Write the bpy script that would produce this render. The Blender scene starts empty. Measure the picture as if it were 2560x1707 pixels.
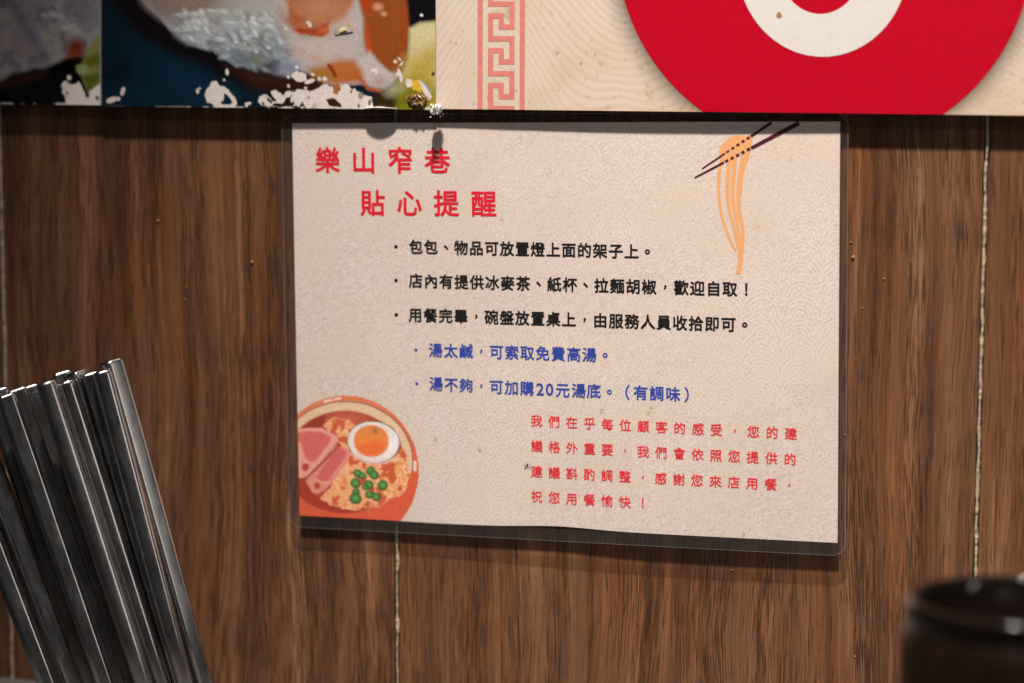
import bpy, bmesh, math, random
import numpy as np
from mathutils import Vector, Matrix

# ------------------------------------------------------------------ camera, world, lamps, exposure
scene = bpy.context.scene
COL = scene.collection
MM = 0.001
# wall face is the plane y = 0, x to the right, z up; all working numbers are millimetres
CAM = np.array([256.9, -854.87, 104.14])
YAW, PITCH, ROLL = -0.31186, -0.12244, 0.002435
FPX = 6043.9                                  # 85 mm lens on a 36 mm wide sensor, 2560 px wide picture
FWD = np.array([math.sin(YAW) * math.cos(PITCH), math.cos(YAW) * math.cos(PITCH), math.sin(PITCH)])
_r = np.cross(FWD, [0, 0, 1.0]); _r /= np.linalg.norm(_r)
_u = np.cross(_r, FWD)
RIGHT = math.cos(ROLL) * _r + math.sin(ROLL) * _u
UP = -math.sin(ROLL) * _r + math.cos(ROLL) * _u

cam_data = bpy.data.cameras.new('camera')
cam = bpy.data.objects.new('camera', cam_data)
COL.objects.link(cam)
m3 = Matrix((RIGHT, UP, -FWD)).transposed()
cam.matrix_world = Matrix.Translation(Vector(CAM * MM)) @ m3.to_4x4()
cam_data.lens = 85.0
cam_data.sensor_width = 36.0
cam_data.clip_start = 0.01
cam_data.clip_end = 50.0
cam_data.dof.use_dof = True
cam_data.dof.focus_distance = 0.884
cam_data.dof.aperture_fstop = 5.6
scene.camera = cam

world = bpy.data.worlds.new('World')
scene.world = world
world.use_nodes = True
world.node_tree.nodes['Background'].inputs[0].default_value = (0.9, 0.92, 1.0, 1)
world.node_tree.nodes['Background'].inputs[1].default_value = 0.015


def aim(o, src, dst):
    o.location = Vector(src) * MM
    d = (Vector(dst) - Vector(src)).normalized()
    o.rotation_euler = d.to_track_quat('-Z', 'Y').to_euler()


def spot(name, src, dst, watts, col, size_deg, blend, radius):
    l = bpy.data.lights.new(name, 'SPOT')
    l.energy = watts; l.color = col; l.spot_size = math.radians(size_deg); l.spot_blend = blend
    l.shadow_soft_size = radius
    o = bpy.data.objects.new(name, l); COL.objects.link(o)
    aim(o, src, dst)
    return o


def area(name, src, dst, watts, col, sx, sy):
    l = bpy.data.lights.new(name, 'AREA')
    l.shape = 'RECTANGLE'; l.size = sx; l.size_y = sy
    l.energy = watts; l.color = col
    o = bpy.data.objects.new(name, l); COL.objects.link(o)
    aim(o, src, dst)
    return o


# ceiling spotlight almost above the wall, a second one further into the room, an added unseen area light at right for chopstick edge highlights
spot('ceiling_spotlight', (120, -700, 1800), (85, 0, -110), 435, (1.0, 0.92, 0.84), 22.5, 1.0, 0.045)
spot('far_ceiling_spotlight', (260, -1500, 1640), (60, 0, 0), 15, (0.90, 0.95, 1.0), 60, 0.6, 0.05)
area('added_highlight_light', (1500, -900, 340), (-100, 0, -60), 2.6, (1.0, 0.93, 0.86), 0.16, 0.9)

scene.view_settings.view_transform = 'Standard'
scene.view_settings.look = 'None'
scene.view_settings.gamma = 1.0
scene.view_settings.exposure = 0.0

rnd = random.Random(7)


# ------------------------------------------------------------------ helpers
def at(px, py, y=0.0):
    """Point (mm) where the sight line through photo pixel (px, py) meets the vertical plane y."""
    d = FWD * FPX + RIGHT * (px - 1280) - UP * (py - 853.5)
    return CAM + d * ((y - CAM[1]) / d[1])


def to_px(P):
    d = np.asarray(P, float) - CAM
    z = d @ FWD
    return 1280 + FPX * (d @ RIGHT) / z, 853.5 - FPX * (d @ UP) / z


def lin(c):
    c = np.asarray(c, float) / 255.0
    return np.where(c <= 0.04045, c / 12.92, ((c + 0.055) / 1.055) ** 2.4)


def mesh_obj(name, verts, faces, mat=None, parent=None, smooth=False, origin=None, scale=MM):
    me = bpy.data.meshes.new(name)
    v = np.asarray(verts, float) * scale
    if origin is not None:
        v = v - np.asarray(origin, float) * scale
    me.from_pydata(v.tolist(), [], faces)
    if smooth:
        me.polygons.foreach_set('use_smooth', [True] * len(me.polygons))
    me.update()
    o = bpy.data.objects.new(name, me)
    COL.objects.link(o)
    if mat:
        me.materials.append(mat)
    if origin is not None:
        o.location = Vector(origin) * scale
    if parent is not None:
        o.parent = parent
        if parent.type == 'EMPTY' or parent.location.length > 0:
            o.location = o.location - parent.location if parent.parent is None else o.location
    return o


def empty(name, loc=(0, 0, 0)):
    o = bpy.data.objects.new(name, None)
    o.empty_display_size = 0.02
    o.location = Vector(loc) * MM
    COL.objects.link(o)
    return o


def tag(o, label=None, cat=None, group=None, kind=None):
    if label: o['label'] = label
    if cat: o['category'] = cat
    if group: o['group'] = group
    if kind: o['kind'] = kind
    return o


def box_data(x0, x1, y0, y1, z0, z1):
    v = [(x, y, z) for x in (x0, x1) for y in (y0, y1) for z in (z0, z1)]
    f = [(0, 1, 3, 2), (4, 6, 7, 5), (0, 4, 5, 1), (2, 3, 7, 6), (0, 2, 6, 4), (1, 5, 7, 3)]
    return v, f


# value noise in numpy (for printed pictures and torn outlines)
_rs = np.random.RandomState(11)
_tab = _rs.rand(256, 256)


def vnoise(x, y):
    x = np.asarray(x, float); y = np.asarray(y, float)
    xi = np.floor(x).astype(int); yi = np.floor(y).astype(int)
    fx = x - xi; fy = y - yi
    fx = fx * fx * (3 - 2 * fx); fy = fy * fy * (3 - 2 * fy)
    a = _tab[xi % 256, yi % 256]; b = _tab[(xi + 1) % 256, yi % 256]
    c = _tab[xi % 256, (yi + 1) % 256]; d = _tab[(xi + 1) % 256, (yi + 1) % 256]
    return (a * (1 - fx) + b * fx) * (1 - fy) + (c * (1 - fx) + d * fx) * fy


def fbm(x, y, s, octv=4, seed=0):
    t = 0; a = 0.5; n = 0
    for k in range(octv):
        t = t + a * vnoise(x / s + 17.3 * k + seed * 7.7, y / s + 9.1 * k + seed * 3.3)
        n += a; a *= 0.5; s *= 0.5
    return t / n


def sd_poly(x, y, pts):
    """Signed distance (negative inside) from points to a polygon."""
    pts = np.asarray(pts, float)
    d2 = np.full(x.shape, 1e18)
    ins = np.zeros(x.shape, bool)
    n = len(pts)
    for i in range(n):
        ax, ay = pts[i]; bx, by = pts[(i + 1) % n]
        ex, ey = bx - ax, by - ay
        wx, wy = x - ax, y - ay
        L = ex * ex + ey * ey + 1e-9
        t = np.clip((wx * ex + wy * ey) / L, 0, 1)
        d2 = np.minimum(d2, (wx - t * ex) ** 2 + (wy - t * ey) ** 2)
        c = (ay > y) != (by > y)
        with np.errstate(divide='ignore', invalid='ignore'):
            xi = ax + (y - ay) * ex / (ey if abs(ey) > 1e-9 else 1e-9)
        ins ^= c & (x < xi)
    d = np.sqrt(d2)
    return np.where(ins, -d, d)


class Painter:
    """Layers flat print colours on a grid of points; x, y are print coordinates."""
    def __init__(s, x, y, base):
        s.x, s.y = x, y
        s.c = np.zeros(x.shape + (3,)) + lin(base)

    def mix(s, mask, col):
        col = lin(col) if len(np.shape(col)) == 1 else col
        mask = np.clip(mask, 0, 1)[..., None]
        s.c = s.c * (1 - mask) + col * mask

    def poly(s, pts, col, soft=3.0, rough=0.0, rs=12.0, op=1.0, seed=0):
        d = sd_poly(s.x, s.y, pts)
        if rough:
            d = d + (fbm(s.x, s.y, rs, 4, seed) - 0.5) * 2 * rough
        s.mix(op * (0.5 - d / max(soft, 1e-3)), col)
        return d

    def ell(s, cx, cy, rx, ry, col, rot=0.0, soft=3.0, op=1.0, rough=0.0, rs=10.0, seed=0):
        c, n = math.cos(math.radians(rot)), math.sin(math.radians(rot))
        u = (s.x - cx) * c + (s.y - cy) * n
        v = -(s.x - cx) * n + (s.y - cy) * c
        q = np.sqrt((u / rx) ** 2 + (v / ry) ** 2)
        d = (q - 1) * min(rx, ry)
        if rough:
            d = d + (fbm(s.x, s.y, rs, 3, seed) - 0.5) * 2 * rough
        s.mix(op * (0.5 - d / max(soft, 1e-3)), col)

    def stroke(s, pts, w, col, soft=3.0, op=1.0):
        d = np.full(s.x.shape, 1e9)
        for (ax, ay), (bx, by) in zip(pts[:-1], pts[1:]):
            ex, ey = bx - ax, by - ay
            t = np.clip(((s.x - ax) * ex + (s.y - ay) * ey) / (ex * ex + ey * ey + 1e-9), 0, 1)
            d = np.minimum(d, np.hypot(s.x - ax - t * ex, s.y - ay - t * ey))
        s.mix(op * (0.5 - (d - w / 2) / max(soft, 1e-3)), col)


def set_colors(me, cols):
    a = me.color_attributes.new('print', 'FLOAT_COLOR', 'POINT')
    buf = np.ones((len(me.vertices), 4), np.float32)
    buf[:, :3] = cols.reshape(-1, 3)
    a.data.foreach_set('color', buf.ravel())


def grid_faces(nx, ny):
    i = np.arange(nx - 1)[None, :] + nx * np.arange(ny - 1)[:, None]
    i = i.ravel()
    return np.stack([i, i + nx, i + nx + 1, i + 1], 1)


# ------------------------------------------------------------------ materials
class Nodes:
    def __init__(s, name):
        s.m = bpy.data.materials.new(name); s.m.use_nodes = True
        s.t = s.m.node_tree
        s.b = s.t.nodes['Principled BSDF']
        s.out = s.t.nodes['Material Output']

    def n(s, kind, **kw):
        nd = s.t.nodes.new(kind)
        for k, v in kw.items():
            setattr(nd, k, v)
        return nd

    def link(s, a, b):
        s.t.links.new(a, b)

    def val(s, sock, v):
        if hasattr(v, 'is_output') or isinstance(v, bpy.types.NodeSocket):
            s.link(v, sock)
        else:
            sock.default_value = v

    def math(s, op, a, b=0.0, c=0.0, clamp=False):
        nd = s.n('ShaderNodeMath', operation=op, use_clamp=clamp)
        s.val(nd.inputs[0], a); s.val(nd.inputs[1], b); s.val(nd.inputs[2], c)
        return nd.outputs[0]

    def mixc(s, f, a, b, blend='MIX'):
        nd = s.n('ShaderNodeMix', data_type='RGBA', blend_type=blend)
        s.val(nd.inputs[0], f)
        s.val(nd.inputs[6], a); s.val(nd.inputs[7], b)
        return nd.outputs[2]

    def noise(s, vec, scale=1.0, detail=4.0, rough=0.5, dist=0.0):
        nd = s.n('ShaderNodeTexNoise')
        s.link(vec, nd.inputs['Vector'])
        nd.inputs['Scale'].default_value = scale
        nd.inputs['Detail'].default_value = detail
        nd.inputs['Roughness'].default_value = rough
        nd.inputs['Distortion'].default_value = dist
        return nd.outputs[0]

    def vmath(s, op, a, b):
        nd = s.n('ShaderNodeVectorMath', operation=op)
        s.val(nd.inputs[0], a); s.val(nd.inputs[1], b)
        return nd.outputs[0]

    def ramp(s, fac, stops):
        nd = s.n('ShaderNodeValToRGB')
        s.link(fac, nd.inputs[0])
        el = nd.color_ramp.elements
        while len(el) < len(stops):
            el.new(0.5)
        for e, (p, c) in zip(el, stops):
            e.position = p
            e.color = (c, c, c, 1) if isinstance(c, (int, float)) else tuple(c) + (1,)
        return nd.outputs[0]

    def maprange(s, v, a, b, c=0.0, d=1.0):
        nd = s.n('ShaderNodeMapRange')
        s.val(nd.inputs[0], v)
        for i, q in enumerate((a, b, c, d)):
            nd.inputs[1 + i].default_value = q
        return nd.outputs[0]

    def bump(s, h, strength=0.3, dist=0.0002):
        nd = s.n('ShaderNodeBump')
        nd.inputs['Strength'].default_value = strength
        nd.inputs['Distance'].default_value = dist
        s.link(h, nd.inputs['Height'])
        s.link(nd.outputs[0], s.b.inputs['Normal'])

    def mm(s):
        """object coordinates in millimetres"""
        tc = s.n('ShaderNodeTexCoord')
        return s.vmath('MULTIPLY', tc.outputs['Object'], (1000.0, 1000.0, 1000.0))

    def set(s, **kw):
        for k, v in kw.items():
            s.val(s.b.inputs[k], v)


def wood_material():
    n = Nodes('walnut_laminate')
    p0 = n.mm()
    oi = n.n('ShaderNodeObjectInfo')
    off = n.vmath('MULTIPLY', n.n('ShaderNodeCombineXYZ').outputs[0], (1, 1, 1))
    cx = n.n('ShaderNodeCombineXYZ')
    n.link(n.math('MULTIPLY', oi.outputs['Random'], 900.0), cx.inputs[0])
    n.link(n.math('MULTIPLY', oi.outputs['Random'], 3700.0), cx.inputs[2])
    p = n.vmath('ADD', p0, cx.outputs[0])
    # slow sideways drift of the grain
    drift = n.noise(n.vmath('MULTIPLY', p, (0.016, 0, 0.009)), 1, 2, 0.4)
    dx = n.n('ShaderNodeCombineXYZ')
    n.link(n.math('MULTIPLY', n.math('SUBTRACT', drift, 0.5), 15.0), dx.inputs[0])
    q = n.vmath('ADD', p, dx.outputs[0])
    band = n.noise(n.vmath('MULTIPLY', q, (0.10, 0, 0.0035)), 1, 3, 0.55)
    band2 = n.noise(n.vmath('MULTIPLY', q, (0.42, 0, 0.0042)), 1, 4, 0.62)
    fibre = n.noise(n.vmath('MULTIPLY', q, (1.9, 0, 0.045)), 1, 6, 0.65)
    speck = n.noise(n.vmath('MULTIPLY', p, (1.6, 0, 0.9)), 1, 5, 0.7)
    tone = n.math('ADD', n.math('MULTIPLY', band, 0.47), n.math('MULTIPLY', band2, 0.34))
    tone = n.math('ADD', tone, n.math('MULTIPLY', fibre, 0.30))
    tone = n.math('ADD', tone, n.math('MULTIPLY', speck, 0.11))
    col = n.ramp(tone, [(0.38, (0.034, 0.013, 0.0058)), (0.48, (0.072, 0.0285, 0.012)),
                        (0.56, (0.124, 0.053, 0.0240)), (0.65, (0.186, 0.086, 0.042)), (0.78, (0.31, 0.160, 0.087))])
    # reddish drift
    red = n.noise(n.vmath('MULTIPLY', q, (0.05, 0, 0.012)), 1, 3)
    col = n.mixc(n.maprange(red, 0.45, 0.7), col, (1.12, 0.95, 0.82, 1), 'MULTIPLY')
    grey = n.noise(n.vmath('MULTIPLY', q, (0.16, 0, 0.006)), 1, 3, 0.6)
    col = n.mixc(n.math('MULTIPLY', n.maprange(grey, 0.46, 0.68), 0.35), col, (0.085, 0.044, 0.028, 1))
    # open pores: short dark dashes in patches
    pore = n.noise(n.vmath('MULTIPLY', q, (2.1, 0, 0.062)), 1, 3, 0.55, 0.15)
    patch = n.noise(n.vmath('MULTIPLY', q, (0.075, 0, 0.0045)), 1, 2)
    thr = n.maprange(patch, 0.40, 0.58, 0.64, 0.475)
    pm = n.math('MULTIPLY', n.math('SUBTRACT', pore, thr), 16.0, clamp=True)
    col = n.mixc(n.math('MULTIPLY', pm, 0.66), col, (0.020, 0.0085, 0.004, 1))
    fine = n.noise(n.vmath('MULTIPLY', q, (2.9, 0, 0.05)), 1, 2, 0.5)
    patch2 = n.noise(n.vmath('MULTIPLY', q, (0.13, 0, 0.006)), 1, 2)
    fm = n.math('MULTIPLY', n.math('SUBTRACT', fine, n.maprange(patch2, 0.42, 0.58, 0.66, 0.50)), 18.0, clamp=True)
    col = n.mixc(n.math('MULTIPLY', fm, 0.72), col, (0.030, 0.013, 0.006, 1))
    # long continuous dark figure lines
    longl = n.noise(n.vmath('MULTIPLY', q, (0.34, 0, 0.0011)), 1, 2, 0.5)
    lm = n.math('MULTIPLY', n.math('SUBTRACT', longl, 0.60), 9.0, clamp=True)
    col = n.mixc(n.math('MULTIPLY', lm, 0.5), col, (0.040, 0.016, 0.008, 1))
    # pale dust grains
    dust = n.noise(n.vmath('MULTIPLY', p0, (1.9, 1.9, 1.5)), 1, 1, 0.4)
    dm = n.math('MULTIPLY', n.math('SUBTRACT', dust, 0.775), 30.0, clamp=True)
    col = n.mixc(n.math('MULTIPLY', dm, 0.55), col, (0.42, 0.30, 0.21, 1))
    n.link(col, n.b.inputs['Base Color'])
    n.set(Roughness=0.46)
    n.b.inputs['Specular IOR Level'].default_value = 0.35
    h = n.math('SUBTRACT', n.math('MULTIPLY', fibre, 0.35), n.math('MULTIPLY', pm, 0.66))
    n.bump(h, 0.55, 0.00022)
    return n.m


def simple(name, col, rough=0.5, metal=0.0, spec=0.5, noise=None, nscale=0.5, bump=None):
    n = Nodes(name)
    n.set(Roughness=rough, Metallic=metal)
    n.b.inputs['Specular IOR Level'].default_value = spec
    if noise:
        f = n.noise(n.mm(), nscale, 5, 0.6)
        c = n.mixc(n.maprange(f, 0.3, 0.7), tuple(np.array(col) * (1 - noise)) + (1,), tuple(np.minimum(1, np.array(col) * (1 + noise))) + (1,))
        n.link(c, n.b.inputs['Base Color'])
        if bump:
            n.bump(f, bump, 0.0002)
    else:
        n.b.inputs['Base Color'].default_value = tuple(col) + (1,)
    return n.m


def print_material(name, rough=0.35, grain=0.05, gscale=1.2, spec=0.4):
    n = Nodes(name)
    at_ = n.n('ShaderNodeAttribute', attribute_name='print')
    f = n.noise(n.mm(), gscale, 4, 0.6)
    k = n.maprange(f, 0.3, 0.7, 1 - grain, 1 + grain)
    c = n.vmath('MULTIPLY', at_.outputs['Color'], (1, 1, 1))
    sc = n.n('ShaderNodeVectorMath', operation='SCALE')
    n.link(c, sc.inputs[0]); n.link(k, sc.inputs['Scale'])
    n.link(sc.outputs[0], n.b.inputs['Base Color'])
    n.set(Roughness=rough)
    n.b.inputs['Specular IOR Level'].default_value = spec
    return n.m


def paper_material():
    n = Nodes('washi_printed_paper')
    p = n.mm()
    warp = n.noise(p, 0.35, 3, 0.5)
    cx = n.n('ShaderNodeCombineXYZ')
    n.link(n.math('MULTIPLY', warp, 5.0), cx.inputs[0]); n.link(n.math('MULTIPLY', warp, 3.2), cx.inputs[2])
    q = n.vmath('ADD', p, cx.outputs[0])
    f1 = n.noise(n.vmath('MULTIPLY', q, (1.3, 1, 2.2)), 0.85, 5, 0.72)
    f2 = n.noise(n.vmath('MULTIPLY', p, (1, 1, 1)), 0.055, 3, 0.5)
    f3 = n.noise(p, 1.7, 3, 0.65)
    col = n.mixc(n.maprange(f1, 0.34, 0.66), (0.56, 0.46, 0.40, 1), (0.86, 0.752, 0.705, 1))
    col = n.mixc(n.math('MULTIPLY', n.maprange(f2, 0.4, 0.65), 0.5), col, (0.73, 0.60, 0.49, 1))
    col = n.mixc(n.math('MULTIPLY', n.math('SUBTRACT', f3, 0.61), 7.0, clamp=True), col, (0.30, 0.24, 0.20, 1))
    # faint concentric scallops of the printed ground
    sep = n.n('ShaderNodeSeparateXYZ'); n.link(p, sep.inputs[0])
    px = n.math('SUBTRACT', n.math('MODULO', n.math('ADD', sep.outputs[0], 210.0), 14.0), 7.0)
    pz = n.math('MODULO', n.math('ADD', sep.outputs[2], 210.0), 7.0)
    rr = n.math('SQRT', n.math('ADD', n.math('MULTIPLY', px, px), n.math('MULTIPLY', pz, pz)))
    arc = n.math('SINE', n.math('MULTIPLY', rr, 4.2))
    am = n.math('MULTIPLY', n.maprange(n.noise(p, 0.018, 2), 0.42, 0.62), n.maprange(arc, 0.2, 0.9))
    col = n.mixc(n.math('MULTIPLY', am, 0.42), col, (0.88, 0.80, 0.74, 1))
    n.link(col, n.b.inputs['Base Color'])
    n.set(Roughness=0.55)
    n.b.inputs['Specular IOR Level'].default_value = 0.3
    n.bump(f1, 0.03, 0.0001)
    return n.m


def ink(name, rgb, fade=0.12):
    n = Nodes(name)
    f = n.noise(n.mm(), 2.2, 3, 0.6)
    a = np.array(lin(rgb)) * 1.35
    c = n.mixc(n.math('MULTIPLY', n.maprange(f, 0.45, 0.75), fade), tuple(a) + (1,), (0.60, 0.48, 0.40, 1))
    n.link(c, n.b.inputs['Base Color'])
    n.set(Roughness=0.5)
    n.b.inputs['Specular IOR Level'].default_value = 0.3
    return n.m


def film_material(name, tint, gloss_rough=0.12, spec=0.045, haze=0.0):
    """thin clear plastic: tinted see-through sheet with a glossy skin and a little milky haze"""
    m = bpy.data.materials.new(name); m.use_nodes = True
    t = m.node_tree; t.nodes.clear()
    out = t.nodes.new('ShaderNodeOutputMaterial')
    tr = t.nodes.new('ShaderNodeBsdfTransparent'); tr.inputs[0].default_value = tuple(tint) + (1,)
    gl = t.nodes.new('ShaderNodeBsdfGlossy'); gl.inputs['Roughness'].default_value = gloss_rough
    df = t.nodes.new('ShaderNodeBsdfDiffuse'); df.inputs[0].default_value = (0.55, 0.52, 0.5, 1)
    tcn = t.nodes.new('ShaderNodeTexCoord')
    no = t.nodes.new('ShaderNodeTexNoise'); no.inputs['Scale'].default_value = 60; no.inputs['Detail'].default_value = 5
    t.links.new(tcn.outputs['Object'], no.inputs['Vector'])
    bp = t.nodes.new('ShaderNodeBump'); bp.inputs['Strength'].default_value = 0.12; bp.inputs['Distance'].default_value = 0.0004
    t.links.new(no.outputs[0], bp.inputs['Height']); t.links.new(bp.outputs[0], gl.inputs['Normal'])
    mh = t.nodes.new('ShaderNodeMixShader'); mh.inputs[0].default_value = haze
    t.links.new(tr.outputs[0], mh.inputs[1]); t.links.new(df.outputs[0], mh.inputs[2])
    # reflectance from the facing angle, the same from both sides of the film
    lw = t.nodes.new('ShaderNodeLayerWeight'); lw.inputs['Blend'].default_value = 0.5
    pw = t.nodes.new('ShaderNodeMath'); pw.operation = 'POWER'; pw.inputs[1].default_value = 5.0
    ad = t.nodes.new('ShaderNodeMath'); ad.operation = 'MULTIPLY_ADD'; ad.inputs[1].default_value = 0.7; ad.inputs[2].default_value = spec
    t.links.new(lw.outputs['Facing'], pw.inputs[0]); t.links.new(pw.outputs[0], ad.inputs[0])
    mx = t.nodes.new('ShaderNodeMixShader')
    t.links.new(ad.outputs[0], mx.inputs[0])
    t.links.new(mh.outputs[0], mx.inputs[1]); t.links.new(gl.outputs[0], mx.inputs[2])
    t.links.new(mx.outputs[0], out.inputs[0])
    return m


def steel_material(name, pits):
    n = Nodes(name)
    p = n.mm()
    lines = n.noise(n.vmath('MULTIPLY', p, (3.0, 3.0, 0.05)), 1, 3, 0.6)
    smear = n.noise(n.vmath('MULTIPLY', p, (0.25, 0.25, 0.06)), 1, 4, 0.6)
    col = n.mixc(n.maprange(smear, 0.3, 0.7), (0.34, 0.33, 0.335, 1), (0.50, 0.49, 0.48, 1))
    n.link(col, n.b.inputs['Base Color'])
    n.set(Metallic=1.0)
    n.link(n.math('ADD', n.math('MULTIPLY', smear, 0.22), 0.15), n.b.inputs['Roughness'])
    h = n.math('MULTIPLY', lines, 0.12)
    if pits:
        pit = n.noise(n.vmath('MULTIPLY', p, (1.5, 1.5, 1.1)), 1, 2, 0.5)
        pk = n.math('MULTIPLY', n.math('SUBTRACT', pit, 0.66), 6.0, clamp=True)
        h = n.math('SUBTRACT', h, n.math('MULTIPLY', pk, 0.8))
        n.link(n.math('ADD', n.math('MULTIPLY', pk, 0.2), n.math('ADD', n.math('MULTIPLY', smear, 0.16), 0.20)), n.b.inputs['Roughness'])
    n.bump(h, 0.35, 0.00012)
    return n.m


M_wood = wood_material()
M_backing = simple('dark_wall_backing', (0.03, 0.02, 0.015), 0.8)
M_caulk = simple('yellowed_caulk', (0.38, 0.30, 0.205), 0.55, noise=0.30, nscale=0.9, bump=0.4)
M_foam = simple('foam_board', (0.50, 0.47, 0.44), 0.8, noise=0.1, nscale=0.8)
M_darkedge = simple('dirty_board_edge', (0.05, 0.04, 0.035), 0.8)
M_print = print_material('glossy_photo_print', 0.32, 0.10, 0.8)
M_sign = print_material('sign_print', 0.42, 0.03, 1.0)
M_art = print_material('notice_print', 0.5, 0.07, 1.4, 0.3)
M_paper = paper_material()
M_film = film_material('laminate_film', (0.97, 0.965, 0.96), 0.2)
M_margin = film_material('sealed_laminate_margin', (0.76, 0.745, 0.735), 0.25, haze=0.03)
M_filmedge = film_material('laminate_cut_edge', (0.86, 0.85, 0.84), 0.3, spec=0.16, haze=0.34)
M_steel = steel_material('worn_steel', False)
M_steelpit = steel_material('pitted_steel', True)
M_white = simple('white_torn_paper', (0.74, 0.71, 0.67), 0.7)

# ------------------------------------------------------------------ wall: planks and caulked joints
Z_TABLE = -153.3
wall = empty('wall'); tag(wall, kind='structure')
v, f = box_data(-420, 400, 1.3, 20, -330, 330)
mesh_obj('wall_backing', v, f, M_backing, wall)
JOINTS = [-233.1, -65.05, 154.96]
edges = [-410.0] + JOINTS + [390.0]
for a, b in zip(edges[:-1], edges[1:]):
    x0, x1 = a + 0.95, b - 0.95
    bm = bmesh.new()
    v, f = box_data(x0, x1, 0, 1.2, -325, 325)
    vs = [bm.verts.new(Vector(c) * MM) for c in v]
    for q in f: bm.faces.new([vs[i] for i in q])
    bmesh.ops.recalc_face_normals(bm, faces=bm.faces)
    bmesh.ops.bevel(bm, geom=[e for e in bm.edges if abs(e.verts[0].co.x - e.verts[1].co.x) < 1e-6 and e.verts[0].co.y < 1e-6 and e.verts[1].co.y < 1e-6], offset=0.25 * MM, segments=1, affect='EDGES')
    me = bpy.data.meshes.new('plank'); bm.to_mesh(me); bm.free()
    me.materials.append(M_wood)
    o = bpy.data.objects.new('plank', me); COL.objects.link(o); o.parent = wall
for jx in JOINTS:
    zs = np.arange(-325, 325.1, 0.45)
    w = 0.50 + 0.75 * (fbm(zs, zs * 0 + jx, 3.2, 3, 1) - 0.35)
    gapm = fbm(zs, zs * 0 + jx, 40, 3, 5) < 0.30
    w = np.clip(np.where(gapm, w * 0.45, w), 0.22, 1.35)
    xo = (fbm(zs, zs * 0 + jx, 9, 3, 2) - 0.5) * 0.7
    hy = 0.25 - 0.75 * fbm(zs, zs * 0 + jx, 2.0, 2, 3)
    V = []; F = []
    prof = [(-1, 0.9), (-0.75, 0.15), (-0.2, -0.1), (0.3, -0.1), (0.8, 0.15), (1, 0.9)]
    for k, z in enumerate(zs):
        for (u, yy) in prof:
            V.append((jx + xo[k] + u * w[k], yy if yy > 0.5 else yy + hy[k], z))
    P = len(prof)
    for k in range(len(zs) - 1):
        for j in range(P - 1):
            F.append((k * P + j, k * P + j + 1, (k + 1) * P + j + 1, (k + 1) * P + j))
    mesh_obj('joint_caulk', V, F, M_caulk, wall, smooth=True)

# table top, only its back edge against the wall shows
v, f = box_data(-420, 400, -520, -0.4, Z_TABLE - 25, Z_TABLE)
table = mesh_obj('table_top', v, f, simple('pale_table_laminate', (0.105, 0.095, 0.09), 0.4, noise=0.06, nscale=0.3))
tag(table, 'pale grey table top meeting the wall behind the steel chopsticks', 'table')

# ------------------------------------------------------------------ printed boards on the wall
YB = -5.0          # front of the boards
Y_BACK = -0.15


def board(name, x0, x1, z0, z1, step, paint, mat, pic_name, yfront=YB):
    root = empty(name, ((x0 + x1) / 2, Y_BACK, z0))
    v, f = box_data(x0, x1, yfront + 0.12, Y_BACK, z0, z1)
    core = mesh_obj('foam_core', v, f, M_foam, root)
    core.data.materials.append(M_darkedge)
    core.location = -root.location
    xs = np.linspace(x0, x1, max(2, int((x1 - x0) / step))); zs = np.linspace(z1, z0, max(2, int((z1 - z0) / step)))
    X, Z = np.meshgrid(xs, zs)
    P = np.stack([X, np.full_like(X, yfront), Z], -1)
    px, py = to_px(P)
    me = bpy.data.meshes.new(pic_name)
    me.from_pydata((P.reshape(-1, 3) * MM).tolist(), [], grid_faces(len(xs), len(zs)).tolist())
    set_colors(me, paint(px, py))
    me.materials.append(mat)
    o = bpy.data.objects.new(pic_name, me); COL.objects.link(o); o.parent = root
    o.location = -root.location
    return root


ZTOP = 150.0
xA = at(251.5, 150, YB)[0]; xB = at(1090, 150, YB)[0]
zA = at(125, 262.5, YB)[2]; zB = at(670, 271, YB)[2]; zC = at(1825, 281.5, YB)[2]
CHIP = (232, 219, 213)
GAIN = 0.80


def peel_edge(p, ybot, seed, amount):
    """thin worn pale line along the lower edge of a print"""
    n = fbm(p.x, p.y * 0, 26, 3, seed)
    d = ybot - p.y
    p.mix(np.clip((n - 0.5) * 9, 0, 1) * np.clip((5.0 - d) / 3.0, 0, 1) * amount, CHIP)


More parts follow.
